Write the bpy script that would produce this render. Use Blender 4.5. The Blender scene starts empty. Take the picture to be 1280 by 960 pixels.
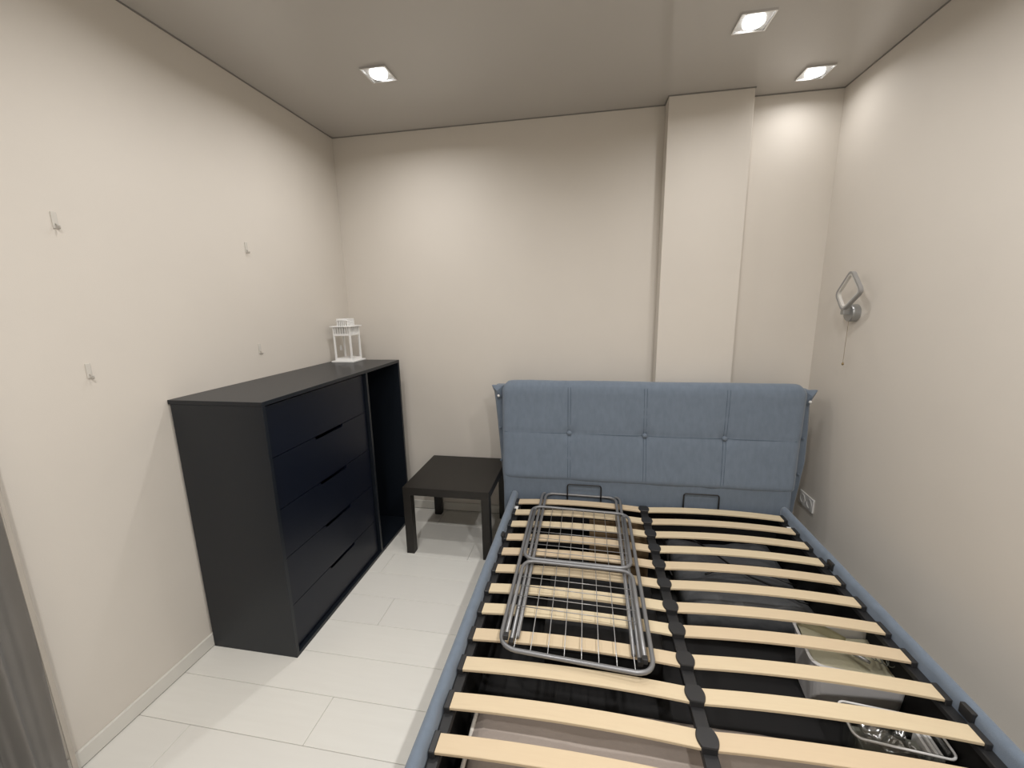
import bpy, bmesh, math, random
from mathutils import Vector, Matrix

random.seed(7)
SC = bpy.context.scene
COL = SC.collection
PI = math.pi

# ------------------------------------------------------------------ camera
W, H, YF = 3.075, 2.669, -3.75            # room: right wall x, ceiling z, front wall y
cam_data = bpy.data.cameras.new('camera')
cam_data.sensor_width = 36.0
cam_data.lens = 513.2 * 36.0 / 1280.0
cam_data.clip_start = 0.02
cam = bpy.data.objects.new('camera', cam_data)
COL.objects.link(cam)
YAW, PIT, ROL = 0.1798, -0.195, 0.0199
R = Matrix.Rotation(YAW, 3, 'Z') @ Matrix.Rotation(PIT, 3, 'X') @ Matrix.Rotation(ROL, 3, 'Y')
right, fwd, up = R @ Vector((1, 0, 0)), R @ Vector((0, 1, 0)), R @ Vector((0, 0, 1))
cam.matrix_world = Matrix(((right.x, up.x, -fwd.x, 1.7073), (right.y, up.y, -fwd.y, -2.785),
                           (right.z, up.z, -fwd.z, 1.5532), (0, 0, 0, 1)))
SC.camera = cam

# ------------------------------------------------------------------ world, exposure
world = bpy.data.worlds.new('world')
SC.world = world
world.use_nodes = True
world.node_tree.nodes['Background'].inputs[0].default_value = (0.02, 0.02, 0.022, 1)
world.node_tree.nodes['Background'].inputs[1].default_value = 0.2
vs = SC.view_settings
vs.view_transform = 'Standard'
vs.look = 'None'
vs.gamma = 1.0
vs.use_curve_mapping = False
vs.exposure = 0.10
LAMP_GLOW = 6.0
LAMP_WATTS = 7.6
LAMP_SPREAD = 164.0
LAMP_COLOR = (1.0, 0.985, 0.972)


# ------------------------------------------------------------------ materials
def nodes(name):
    m = bpy.data.materials.new(name)
    m.use_nodes = True
    nt = m.node_tree
    return m, nt, nt.nodes['Principled BSDF'], nt.nodes.new, nt.links.new


def coords(nt, scale=(1, 1, 1), src='Object'):
    tc = nt.nodes.new('ShaderNodeTexCoord')
    mp = nt.nodes.new('ShaderNodeMapping')
    mp.inputs['Scale'].default_value = scale
    nt.links.new(tc.outputs[src], mp.inputs['Vector'])
    return mp.outputs['Vector']


def mat(name, c1, c2=None, rough=0.5, scale=8.0, stretch=(1, 1, 1), bump=0.0, bscale=60.0, metal=0.0,
        spec=0.5, detail=3.0, bdist=0.002, rand=None, sheen=0.0, bstretch=None):
    """noise-mixed colour, noise relief; rand = second colour reached per object by Object Info random"""
    m, nt, p, N, L = nodes(name)
    p.inputs['Roughness'].default_value = rough
    p.inputs['Metallic'].default_value = metal
    p.inputs['Specular IOR Level'].default_value = spec
    if sheen:
        p.inputs['Sheen Weight'].default_value = sheen
        p.inputs['Sheen Roughness'].default_value = 0.5
    c2 = c2 or c1
    nz = N('ShaderNodeTexNoise')
    nz.inputs['Scale'].default_value = scale
    nz.inputs['Detail'].default_value = detail
    L(coords(nt, stretch), nz.inputs['Vector'])
    mx = N('ShaderNodeMix')
    mx.data_type = 'RGBA'
    L(nz.outputs['Fac'], mx.inputs[0])
    mx.inputs[6].default_value = (*c1, 1)
    mx.inputs[7].default_value = (*c2, 1)
    out = mx.outputs[2]
    if rand:
        oi = N('ShaderNodeObjectInfo')
        m2 = N('ShaderNodeMix')
        m2.data_type = 'RGBA'
        L(oi.outputs['Random'], m2.inputs[0])
        L(out, m2.inputs[6])
        m2.inputs[7].default_value = (*rand, 1)
        m3 = N('ShaderNodeMix')
        m3.data_type = 'RGBA'
        m3.inputs[0].default_value = 0.6
        L(out, m3.inputs[6])
        L(m2.outputs[2], m3.inputs[7])
        out = m3.outputs[2]
    L(out, p.inputs['Base Color'])
    if bump:
        b = N('ShaderNodeBump')
        b.inputs['Strength'].default_value = bump
        b.inputs['Distance'].default_value = bdist
        n2 = N('ShaderNodeTexNoise')
        n2.inputs['Scale'].default_value = bscale
        n2.inputs['Detail'].default_value = 2.0
        L(coords(nt, bstretch or stretch), n2.inputs['Vector'])
        L(n2.outputs['Fac'], b.inputs['Height'])
        L(b.outputs['Normal'], p.inputs['Normal'])
    return m


def glass_mat(name, rough=0.0, tint=(1, 1, 1), alpha=0.04):
    m, nt, p, N, L = nodes(name)
    out = nt.nodes['Material Output']
    tr = N('ShaderNodeBsdfTransparent')
    tr.inputs[0].default_value = (*tint, 1)
    gl = N('ShaderNodeBsdfGlossy')
    gl.inputs['Roughness'].default_value = rough
    fr = N('ShaderNodeLayerWeight')
    fr.inputs[0].default_value = 0.5
    pw = N('ShaderNodeMath')
    pw.operation = 'POWER'
    pw.inputs[1].default_value = 4.0
    L(fr.outputs['Facing'], pw.inputs[0])
    ad = N('ShaderNodeMath')
    ad.operation = 'MULTIPLY_ADD'
    ad.inputs[1].default_value = 0.6
    ad.inputs[2].default_value = alpha
    L(pw.outputs[0], ad.inputs[0])
    mx = N('ShaderNodeMixShader')
    L(ad.outputs[0], mx.inputs[0])
    L(tr.outputs[0], mx.inputs[1])
    L(gl.outputs[0], mx.inputs[2])
    L(mx.outputs[0], out.inputs['Surface'])
    return m


def emit_mat(name, color, strength):
    m, nt, p, N, L = nodes(name)
    p.inputs['Base Color'].default_value = (0.9, 0.9, 0.88, 1)
    p.inputs['Emission Color'].default_value = (*color, 1)
    p.inputs['Emission Strength'].default_value = strength
    return m


M = {
    'wall': mat('wallpaper', (0.68, 0.635, 0.572), (0.645, 0.60, 0.54), rough=0.62, scale=3.0, bump=0.25, bscale=260, bdist=0.001, spec=0.3, bstretch=(1, 1, 2.2)),
    'ceiling': mat('stretch_ceiling', (0.50, 0.475, 0.445), (0.48, 0.456, 0.427), rough=0.012, scale=1.5, spec=0.5),
    'plank': mat('white_laminate', (0.77, 0.755, 0.70), (0.72, 0.70, 0.645), rough=0.38, scale=7, stretch=(0.6, 7, 1), bump=0.12, bscale=40, bdist=0.001, rand=(0.71, 0.69, 0.645), spec=0.4),
    'subfloor': mat('floor_joint', (0.42, 0.40, 0.365), rough=0.8),
    'skirting': mat('baseboard_white', (0.68, 0.66, 0.61), (0.65, 0.63, 0.58), rough=0.4),
    'gap': mat('shadow_gap', (0.22, 0.21, 0.195), rough=0.8),
    'dresser': mat('charcoal_laminate', (0.0070, 0.0095, 0.0140), (0.0082, 0.0108, 0.0155), rough=0.34, scale=4, bump=0.06, bscale=300, bdist=0.0006, spec=0.42),
    'drawer': mat('navy_black_laminate', (0.0034, 0.0055, 0.0130), (0.0040, 0.0064, 0.0145), rough=0.34, scale=4, bump=0.06, bscale=300, bdist=0.0006, spec=0.30),
    'dark_inside': mat('black_inside', (0.006, 0.006, 0.008), rough=0.6, spec=0.3),
    'table': mat('black_brown_foil', (0.011, 0.0092, 0.0076), (0.0155, 0.013, 0.0105), rough=0.45, scale=10, stretch=(1, 9, 1), bump=0.1, bscale=60, bdist=0.0008, spec=0.45),
    'fabric': mat('denim_blue_fabric', (0.178, 0.218, 0.272), (0.128, 0.160, 0.204), rough=0.9, scale=26, stretch=(1.6, 1, 0.7), bump=0.55, bscale=420, bdist=0.0015, spec=0.15, detail=6, sheen=0.25),
    'fabric_dark': mat('denim_blue_thread', (0.085, 0.115, 0.15), rough=0.9, spec=0.15),
    'wood': mat('birch_slat', (0.71, 0.61, 0.42), (0.62, 0.505, 0.335), rough=0.5, scale=9, stretch=(0.9, 14, 8), bump=0.08, bscale=30, bdist=0.0006, rand=(0.57, 0.43, 0.29), spec=0.35, detail=5),
    'steel_black': mat('black_powder_coat', (0.012, 0.012, 0.013), (0.016, 0.016, 0.017), rough=0.45),
    'plastic_black': mat('black_plastic', (0.018, 0.018, 0.019), (0.024, 0.024, 0.025), rough=0.40, bump=0.1, bscale=200),
    'box_black': mat('black_board', (0.010, 0.010, 0.010), (0.014, 0.013, 0.013), rough=0.75, spec=0.25),
    'steel_grey': mat('grey_lacquered_steel', (0.20, 0.20, 0.205), (0.24, 0.24, 0.245), rough=0.33, metal=0.35, scale=20),
    'wire': mat('grey_wire', (0.30, 0.30, 0.30), (0.34, 0.34, 0.34), rough=0.3, metal=0.5),
    'white_metal': mat('white_lacquer', (0.87, 0.865, 0.85), (0.84, 0.835, 0.82), rough=0.4),
    'white_plastic': mat('white_plastic', (0.72, 0.71, 0.69), (0.69, 0.68, 0.66), rough=0.35),
    'sticker': mat('white_paper_tag', (0.80, 0.79, 0.77), rough=0.6),
    'clear_hook': mat('milky_plastic', (0.60, 0.57, 0.52), rough=0.25, spec=0.6),
    'hook_shade': mat('hook_clip_grey', (0.42, 0.39, 0.345), rough=0.4),
    'glass': glass_mat('clear_glass'),
    'clear_plastic': glass_mat('clear_plastic', rough=0.15, tint=(0.86, 0.87, 0.85), alpha=0.22),
    'bag_film': glass_mat('crinkled_film', rough=0.2, tint=(0.80, 0.80, 0.78), alpha=0.35),
    'chrome': mat('chrome', (0.75, 0.75, 0.75), rough=0.12, metal=1.0),
    'chrome_soft': mat('brushed_grey_metal', (0.34, 0.345, 0.34), (0.38, 0.38, 0.38), rough=0.38, metal=0.7, scale=30),
    'diffuser_off': mat('milky_diffuser', (0.62, 0.60, 0.56), (0.59, 0.57, 0.53), rough=0.5),
    'ring_grey': mat('ring_grey_lacquer', (0.28, 0.275, 0.265), (0.31, 0.30, 0.29), rough=0.45),
    'reflector': mat('satin_reflector', (0.72, 0.72, 0.71), rough=0.3, metal=0.6),
    'gap_dark': mat('floor_edge_gap', (0.05, 0.047, 0.043), rough=0.8),
    'lamp': emit_mat('lamp_glow', LAMP_COLOR, LAMP_GLOW),
    'curtain': mat('grey_curtain', (0.36, 0.34, 0.315), (0.29, 0.275, 0.255), rough=0.75, scale=14, stretch=(1, 1, 0.4), bump=0.3, bscale=300, bdist=0.001, sheen=0.2),
    'curtain_hem': mat('curtain_hem', (0.44, 0.40, 0.35), (0.40, 0.365, 0.32), rough=0.8, scale=20),
    'beige': mat('greige_padded_cloth', (0.40, 0.345, 0.305), (0.33, 0.28, 0.245), rough=0.9, scale=9, detail=6, bump=0.5, bscale=70, bdist=0.004, spec=0.2),
    'piping': mat('pale_piping', (0.62, 0.58, 0.52), rough=0.7),
    'bin': mat('greyish_white_bin', (0.68, 0.665, 0.66), (0.64, 0.625, 0.62), rough=0.45),
    'paper': mat('cream_paper', (0.80, 0.76, 0.58), (0.72, 0.685, 0.51), rough=0.7, scale=12, bump=0.3, bscale=18, bdist=0.01),
    'grey_cloth': mat('dark_grey_film', (0.105, 0.108, 0.112), (0.062, 0.064, 0.067), rough=0.42, scale=9, bump=0.6, bscale=14, bdist=0.02, spec=0.4),
    'cardboard': mat('brown_cardboard', (0.15, 0.095, 0.045), (0.115, 0.072, 0.034), rough=0.85, scale=10),
    'cable': mat('black_cable', (0.006, 0.006, 0.006), rough=0.4),
    'olive': mat('olive_grey_item', (0.22, 0.225, 0.19), (0.16, 0.165, 0.14), rough=0.6),
    'brass': mat('bead_brass', (0.30, 0.22, 0.11), rough=0.4, metal=0.5),
    'cord': mat('cord_beige', (0.26, 0.21, 0.15), rough=0.8),
    'socket_dark': mat('socket_hole', (0.02, 0.02, 0.02), rough=0.6),
}


# ------------------------------------------------------------------ mesh helpers
def link(o, parent=None):
    COL.objects.link(o)
    if parent is not None:
        o.parent = parent
    return o


def build(name, bm, m, parent=None, smooth=False):
    me = bpy.data.meshes.new(name)
    bmesh.ops.recalc_face_normals(bm, faces=bm.faces)
    bm.to_mesh(me)
    bm.free()
    for mm in (m if isinstance(m, (list, tuple)) else [m]):
        me.materials.append(M[mm])
    if smooth:
        for p in me.polygons:
            p.use_smooth = True
    return link(bpy.data.objects.new(name, me), parent)


def thing(name, label, cat, loc=(0, 0, 0), group=None):
    o = bpy.data.objects.new(name, None)
    o.empty_display_size = 0.05
    o.location = loc
    link(o)
    return tag(o, label, cat, group)


def tag(o, label, cat, group=None):
    o['label'] = label
    o['category'] = cat
    if group:
        o['group'] = group
    return o


def struct(o):
    o['kind'] = 'structure'
    return o


def box(bm, x0, x1, y0, y1, z0, z1, bevel=0.0, seg=2, mi=0):
    r = bmesh.ops.create_cube(bm, size=1.0)
    vs_ = r['verts']
    bmesh.ops.scale(bm, verts=vs_, vec=(x1 - x0, y1 - y0, z1 - z0))
    bmesh.ops.translate(bm, verts=vs_, vec=((x0 + x1) / 2, (y0 + y1) / 2, (z0 + z1) / 2))
    faces = set(f for v in vs_ for f in v.link_faces)
    if mi:
        for f in faces:
            f.material_index = mi
    if bevel:
        es = list(set(e for v in vs_ for e in v.link_edges))
        bmesh.ops.bevel(bm, geom=es, offset=bevel, segments=seg, profile=0.6, affect='EDGES')
    return bm


def bbox(*a, **k):
    return box(bmesh.new(), *a, **k)


def tube(bm, pts, r, n=8, closed=False, caps=True):
    pts = [Vector(p) for p in pts]
    k = len(pts)
    rings = []
    ref = None
    for i in range(k):
        if closed:
            t = pts[(i + 1) % k] - pts[i - 1]
        else:
            t = pts[min(i + 1, k - 1)] - pts[max(i - 1, 0)]
        t.normalize()
        if ref is None:
            ref = Vector((0, 0, 1)) if abs(t.z) < 0.9 else Vector((1, 0, 0))
        a = (ref - t * ref.dot(t)).normalized()
        ref = a
        b = t.cross(a)
        rr = r[i] if isinstance(r, (list, tuple)) else r
        rings.append([bm.verts.new(pts[i] + (a * math.cos(2 * PI * j / n) + b * math.sin(2 * PI * j / n)) * rr) for j in range(n)])
    m = k if closed else k - 1
    for i in range(m):
        A, B = rings[i], rings[(i + 1) % k]
        for j in range(n):
            bm.faces.new((A[j], A[(j + 1) % n], B[(j + 1) % n], B[j]))
    if caps and not closed:
        bm.faces.new(rings[0][::-1])
        bm.faces.new(rings[-1])
    return bm


def rounded(corners, rad, closed=True, seg=6):
    """path through corners with rounded bends"""
    C = [Vector(c) for c in corners]
    n = len(C)
    out = []
    for i in range(n):
        if not closed and i in (0, n - 1):
            out.append(C[i])
            continue
        p, q, s = C[i - 1], C[i], C[(i + 1) % n]
        a = (p - q).normalized()
        b = (s - q).normalized()
        A, B = q + a * rad, q + b * rad
        for t in range(seg + 1):
            u = t / seg
            # circular-like bend
            w = (1 - u) ** 2 * A + 2 * u * (1 - u) * (q * 0.85 + (A + B) * 0.075) + u ** 2 * B
            out.append(w)
    return out


def lathe(bm, prof, n=24, center=(0, 0, 0), axis='z'):
    c = Vector(center)
    rings = []
    for r, h in prof:
        ring = []
        for j in range(n):
            a = 2 * PI * j / n
            x, y = r * math.cos(a), r * math.sin(a)
            v = {'z': (x, y, h), 'x': (h, x, y), 'y': (x, h, y)}[axis]
            ring.append(bm.verts.new(c + Vector(v)))
        rings.append(ring)
    for A, B in zip(rings, rings[1:]):
        for j in range(n):
            bm.faces.new((A[j], A[(j + 1) % n], B[(j + 1) % n], B[j]))
    bm.faces.new(rings[0][::-1])
    bm.faces.new(rings[-1])
    return bm


def prism(bm, outline, z0, z1):
    """outline in xy, extruded in z"""
    a = [bm.verts.new((x, y, z0)) for x, y in outline]
    b = [bm.verts.new((x, y, z1)) for x, y in outline]
    n = len(a)
    bm.faces.new(a[::-1])
    bm.faces.new(b)
    for i in range(n):
        bm.faces.new((a[i], a[(i + 1) % n], b[(i + 1) % n], b[i]))
    return bm


def sgnoise(*a):
    from mathutils import noise
    return noise.noise(Vector(a))


# ------------------------------------------------------------------ room
T = 0.12
floor = struct(build('floor', bbox(-T, W + T, YF - T, T, -0.08, -0.009), 'subfloor'))
struct(build('ceiling', bbox(-T, W + T, YF - T, T, H, H + 0.08), 'ceiling'))
struct(build('wall_left', bbox(-T, 0, YF - T, T, -0.009, H), 'wall'))
struct(build('wall_right', bbox(W, W + T, YF - T, T, -0.009, H), 'wall'))
struct(build('wall_back', bbox(0, W, 0, T, -0.009, H), 'wall'))
struct(build('wall_front', bbox(0, W, YF - T, YF, -0.009, H), 'wall'))
PX0, PX1, PD = 2.144, 2.588, 0.1105
struct(build('trim_1', bbox(PX0, PX1, -PD, 0, 0, H, bevel=0.003), 'wall'))

# floor planks: rows across the room, one at a time
ROW, LEN = 0.19, 1.29
k = 0
y1 = -0.030 + ROW
offs = {}
while y1 > YF:
    y0 = y1 - ROW
    if abs(y0 + 1.17) < 0.02:
        x = 0.712 - LEN
    else:
        x = -LEN * ((k * 0.37 + 0.11) % 1.0)
    while x < W:
        a, b = max(x, 0.0), min(x + LEN, W)
        c, d = max(y0, YF), min(y1, 0.0)
        if b - a > 0.02 and d - c > 0.01:
            bm = bmesh.new()
            g = 0.0007
            box(bm, a + g, b - g, c + g, d - g, -0.009, 0.0, bevel=0.0012, seg=1)
            build('plank', bm, 'plank', floor)
        x += LEN
    y1 = y0
    k += 1

# baseboards
BH, BT = 0.065, 0.012


def skirting(name, segs):
    bm = bmesh.new()
    for x0, x1, ya, yb in segs:
        box(bm, x0, x1, ya, yb, 0.0035, BH, bevel=0.003, seg=2)
    return struct(build(name, bm, 'skirting'))


skirting('baseboard_left', [(0, BT, YF, 0)])
skirting('baseboard_right', [(W - BT, W, YF, 0)])
skirting('baseboard_back', [(BT, PX0 - BT, -BT, 0), (PX0 - BT, PX0, -PD, 0), (PX0 - BT, PX1 + BT, -PD - BT, -PD), (PX1, PX1 + BT, -PD, 0), (PX1 + BT, W - BT, -BT, 0)])
skirting('baseboard_front', [(BT, W - BT, YF, YF + BT)])
# dark joint under the baseboards and at the ceiling edge
for nm, sg, z0, z1 in (('trim_2', [(0, 0.008, YF, 0)], 0.0, 0.0035), ('trim_3', [(0.008, PX0, -0.008, 0)], 0.0, 0.0035),
                       ('trim_4', [(0, 0.004, YF, 0), (0, PX0, -0.004, 0), (PX0 - 0.004, PX0, -PD, 0), (PX0 - 0.004, PX1 + 0.004, -PD - 0.004, -PD),
                                   (PX1, PX1 + 0.004, -PD, 0), (PX1, W, -0.004, 0), (W - 0.004, W, YF, 0)], H - 0.005, H)):
    bm = bmesh.new()
    for a in sg:
        box(bm, *a, z0, z1)
    struct(build(nm, bm, 'gap' if z1 > 1 else 'gap_dark'))


# ------------------------------------------------------------------ ceiling lights
def spotlight(x, y, label, rz=0.0, power=1.0):
    t = thing('ceiling_spotlight', label, 'ceiling light', (x, y, H), group='square glass ceiling spotlights')
    t.rotation_euler = (0, 0, rz)
    s = 0.066
    # chrome rim set against the ceiling
    bm = bmesh.new()
    for a in ((-s, s, -s, -s + 0.005), (-s, s, s - 0.005, s), (-s, -s + 0.005, -s + 0.005, s - 0.005), (s - 0.005, s, -s + 0.005, s - 0.005)):
        box(bm, *a, -0.010, 0.0)
    build('rim', bm, 'chrome', t)
    # pyramid-cut glass plate with a round opening
    bm = bmesh.new()
    n = 32
    ro, ri = [], []
    for j in range(n):
        a = 2 * PI * j / n + PI / 4
        ca, sa = math.cos(a), math.sin(a)
        q = (s - 0.006) / max(abs(ca), abs(sa))
        ro.append(bm.verts.new((q * ca, q * sa, -0.006)))
        ri.append(bm.verts.new((0.044 * ca, 0.044 * sa, -0.016)))
    rb = [bm.verts.new((v.co.x, v.co.y, 0.0 - 0.001)) for v in ro]
    for j in range(n):
        i = (j + 1) % n
        bm.faces.new((ro[j], ro[i], ri[i], ri[j]))
        bm.faces.new((ro[j], rb[j], rb[i], ro[i]))
    build('glass_plate', bm, 'glass', t)
    # white reflector plate behind the glass
    build('reflector', bbox(-s + 0.006, s - 0.006, -s + 0.006, s - 0.006, -0.003, -0.0005), 'reflector', t)
    bm = bmesh.new()
    lathe(bm, [(0.030, -0.0035), (0.0415, -0.0045), (0.0415, -0.012), (0.037, -0.0155), (0.02, -0.017), (0.001, -0.0175)], 28)
    build('bulb', bm, 'lamp', t, smooth=True)
    ld = bpy.data.lights.new('lamp_light', 'AREA')
    ld.shape = 'DISK'
    ld.size = 0.075
    ld.energy = LAMP_WATTS * power
    ld.color = LAMP_COLOR
    ld.spread = math.radians(LAMP_SPREAD)
    lo = bpy.data.objects.new('lamp_light', ld)
    lo.location = (0, 0, -0.019)
    link(lo, t)
    return t


spotlight(0.690, -0.667, 'lit square glass ceiling spotlight on the left, above the dark dresser', power=0.86)
spotlight(2.365, -0.700, 'lit square glass ceiling spotlight in front of the wall column', power=0.50)
spotlight(2.825, -0.213, 'lit square glass ceiling spotlight in the niche corner right of the column', power=0.16)
spotlight(0.690, -1.530, 'lit square glass ceiling spotlight over the near end of the dresser', power=0.62)
spotlight(2.365, -1.560, 'lit square glass ceiling spotlight over the middle of the bed slats', power=0.92)
spotlight(1.300, -2.750, 'added unseen ceiling fill light between the grey curtain and the foot of the bed', power=2.7)  # added lamp out of view, brightens the lower back wall and headboard
spotlight(2.365, -2.750, 'added unseen ceiling fill light beyond the foot of the bed', power=2.8)  # also added out of view as front fill, strength chosen for overall brightness

# ------------------------------------------------------------------ dresser
DX, DY0, DY1, DH = 0.448, -1.406, -0.1694, 1.186
dr = thing('dresser', 'tall charcoal dresser with five drawers and an open side bay against the left wall', 'dresser', (0.23, -0.79, 0))


def dpart(name, bm, m, parent=dr, **k):
    bmesh.ops.translate(bm, verts=bm.verts, vec=(-0.23, 0.79, 0))
    return build(name, bm, m, parent, **k)


bk = BT + 0.001
dpart('side_panel', bbox(bk, DX, DY0, DY0 + 0.018, 0, DH - 0.018, bevel=0.001, seg=1), 'dresser')
dpart('side_panel', bbox(bk, DX, DY1 - 0.018, DY1, 0, DH - 0.018, bevel=0.001, seg=1), 'dresser')
dpart('top_panel', bbox(0.002, DX, DY0, DY1, DH - 0.018, DH, bevel=0.0012, seg=1), 'dresser')
dpart('bottom_panel', bbox(bk, DX, DY0 + 0.018, DY1 - 0.018, 0.0, 0.018, bevel=0.001, seg=1), 'dresser')
dpart('partition', bbox(bk + 0.004, DX - 0.001, -0.612, -0.594, 0.018, DH - 0.018, bevel=0.001, seg=1), 'dresser')
dpart('back_panel', bbox(bk, bk + 0.004, DY0 + 0.018, DY1 - 0.018, 0.018, DH - 0.018), 'dark_inside')
YA, YB = DY0 + 0.0205, -0.6245
seams = [1.161, 0.937, 0.703, 0.472, 0.238, 0.024]
for i in range(5):
    zt, zb = seams[i] - 0.0015, seams[i + 1] + 0.0015
    hy0, hy1, hd = -1.090, -0.862, 0.014
    # front with a grip cut-out in its upper edge (all but the topmost drawer)
    if i == 0:
        out = [(YA, zb), (YB, zb), (YB, zt), (YA, zt)]
    else:
        out = [(YA, zb), (YB, zb), (YB, zt), (hy1, zt), (hy1 - 0.005, zt - hd), (hy0 + 0.005, zt - hd), (hy0, zt), (YA, zt)]
    bm = bmesh.new()
    f0 = [bm.verts.new((0.430, y, z)) for y, z in out]
    f1 = [bm.verts.new((0.412, y, z)) for y, z in out]
    n = len(out)
    bm.faces.new(f0)
    bm.faces.new(f1[::-1])
    for j in range(n):
        bm.faces.new((f0[j], f0[(j + 1) % n], f1[(j + 1) % n], f1[j]))
    bmesh.ops.triangulate(bm, faces=[f for f in bm.faces if len(f.verts) > 4])
    dw = dpart('drawer', bm, 'drawer')
    if i:
        gp = bmesh.new()
        box(gp, 0.4095, 0.4115, hy0, hy1, zt - 0.03, zt)
        dpart('grip_recess', gp, 'dark_inside', dw)

# ------------------------------------------------------------------ lantern on the dresser
LN = thing('lantern', 'small white metal candle lantern with glass panes on top of the dresser', 'lantern', (0.118, -0.242, DH))
LN.rotation_euler = (0, 0, math.radians(1.0))


def lpart(name, bm, m, parent=None, **k):
    return build(name, bm, m, parent or LN, **k)


hb = 0.080
lpart('base_plate', bbox(-hb, hb, -hb, hb, 0, 0.010, bevel=0.002), 'white_metal')
hp = 0.062
lpart('plinth', bbox(-hp, hp, -hp, hp, 0.010, 0.026, bevel=0.002), 'white_metal')
for sx in (-1, 1):
    for sy in (-1, 1):
        lpart('corner_post', bbox(*(sorted((sx * hp, sx * (hp - 0.011)))), *(sorted((sy * hp, sy * (hp - 0.011)))), 0.026, 0.235, bevel=0.001, seg=1), 'white_metal')
for (ax, s) in (('x', -1), ('x', 1), ('y', -1), ('y', 1)):
    w = hp - 0.011
    a0, a1 = sorted((s * (hp - 0.006), s * (hp - 0.004)))
    b0, b1 = sorted((s * (hp - 0.008), s * hp))
    g = bmesh.new()
    (box(g, a0, a1, -w, w, 0.027, 0.176) if ax == 'x' else box(g, -w, w, a0, a1, 0.027, 0.176))
    lpart('pane', g, 'glass')
    g = bmesh.new()
    (box(g, b0, b1, -w, w, 0.176, 0.188) if ax == 'x' else box(g, -w, w, b0, b1, 0.176, 0.188))
    lpart('band', g, 'white_metal')
    for q in range(6):
        c = -w + (q + 0.5) * 2 * w / 6
        g = bmesh.new()
        (box(g, b0, b1, c - 0.0031, c + 0.0031, 0.188, 0.232) if ax == 'x' else box(g, c - 0.0031, c + 0.0031, b0, b1, 0.188, 0.232))
        lpart('gallery_bar', g, 'white_metal')
hr = 0.074
bm = bmesh.new()
box(bm, -hr, hr, -hr, hr, 0.232, 0.240, bevel=0.002)
lpart('roof', bm, 'white_metal')
hc = 0.040
bm = bmesh.new()
box(bm, -hc, hc, -hc, hc, 0.278, 0.286, bevel=0.001, seg=1)
for sx in (-1, 1):
    for sy in (-1, 1):
        box(bm, *(sorted((sx * hc, sx * (hc - 0.007)))), *(sorted((sy * hc, sy * (hc - 0.007)))), 0.240, 0.278)
for s in (-1, 1):
    for q in range(4):
        c = -hc + 0.02 + q * (2 * hc - 0.04) / 3
        b0, b1 = sorted((s * hc, s * (hc - 0.006)))
        box(bm, b0, b1, c - 0.0028, c + 0.0028, 0.240, 0.278)
        box(bm, c - 0.0028, c + 0.0028, b0, b1, 0.240, 0.278)
lpart('crown', bm, 'white_metal')
bm = bmesh.new()
pts = [(0.062 * math.cos(a), -0.004, 0.262 + 0.052 * math.sin(a)) for a in [PI * j / 14 for j in range(15)]]
rot = Matrix.Rotation(math.radians(68), 4, 'X')
pts = [rot @ (Vector(p) - Vector((0, 0, 0.262))) + Vector((0, 0, 0.262)) for p in pts]
tube(bm, pts, 0.0028, 6)
lpart('handle', bm, 'white_metal')
bm = bmesh.new()
box(bm, -hp - 0.010, -hp, 0.02, 0.034, 0.07, 0.105, bevel=0.002)
lpart('latch', bm, 'white_metal')

# ------------------------------------------------------------------ side table
tx0, tx1, ty0, ty1 = 0.604, 1.154, -0.582, -0.032
tb = thing('side_table', 'square black-brown side table between the dresser and the headboard', 'table', ((tx0 + tx1) / 2, (ty0 + ty1) / 2, 0))
cx, cy = (tx0 + tx1) / 2, (ty0 + ty1) / 2
build('tabletop', bbox(-0.275, 0.275, -0.275, 0.275, 0.40, 0.45, bevel=0.0015), 'table', tb)
for sx in (-1, 1):
    for sy in (-1, 1):
        a, b = sorted((sx * 0.274, sx * 0.224)), sorted((sy * 0.274, sy * 0.224))
        build('leg', bbox(a[0], a[1], b[0], b[1], 0, 0.40, bevel=0.0015), 'table', tb)

# ------------------------------------------------------------------ bed
XL0, XL1, XR0, XR1 = 1.312, 2.038, 2.072, 2.795
BC = 2.053
YE = -2.46                                    # foot end of the bed
bed = thing('bed', 'large blue upholstered storage bed with bare birch slats and no mattress', 'bed', (BC, -1.40, 0))
OB = Vector((-BC, 1.40, 0))


def bpart(name, bm, m, parent=None, **k):
    bmesh.ops.translate(bm, verts=bm.verts, vec=OB)
    return build(name, bm, m, parent or bed, **k)


# side rails: padded, with soft waves where the slat holders press on them
def side_rail(x0, x1, inner):
    bm = bmesh.new()
    ny = 90
    rows = []
    for i in range(ny + 1):
        y = -0.395 + (YE + 0.395) * i / ny
        wob = 0.0028 * sgnoise(y * 9.0, x0 * 3, 0.3) + 0.0018 * math.sin(2 * PI * (y + 0.47) / 0.131)
        ztop = 0.387 + 0.003 * sgnoise(y * 6, x0, 1.7)
        xa, xb = x0, x1
        if inner > 0:
            xb += wob
        else:
            xa += wob
        w = xb - xa
        prof = [(xa, 0.02), (xa, 0.20), (xa, ztop - 0.020), (xa + 0.12 * w, ztop - 0.008), (xa + 0.32 * w, ztop - 0.0015), (xa + 0.5 * w, ztop),
                (xa + 0.68 * w, ztop - 0.0015), (xa + 0.88 * w, ztop - 0.008), (xb, ztop - 0.020), (xb, 0.20), (xb, 0.02)]
        rows.append([bm.verts.new((px, y, pz)) for px, pz in prof])
    for A, B in zip(rows, rows[1:]):
        for j in range(len(A) - 1):
            bm.faces.new((A[j], A[j + 1], B[j + 1], B[j]))
        bm.faces.new((A[-1], A[0], B[0], B[-1]))
    bm.faces.new(rows[0])
    bm.faces.new(rows[-1][::-1])
    return bm


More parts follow.
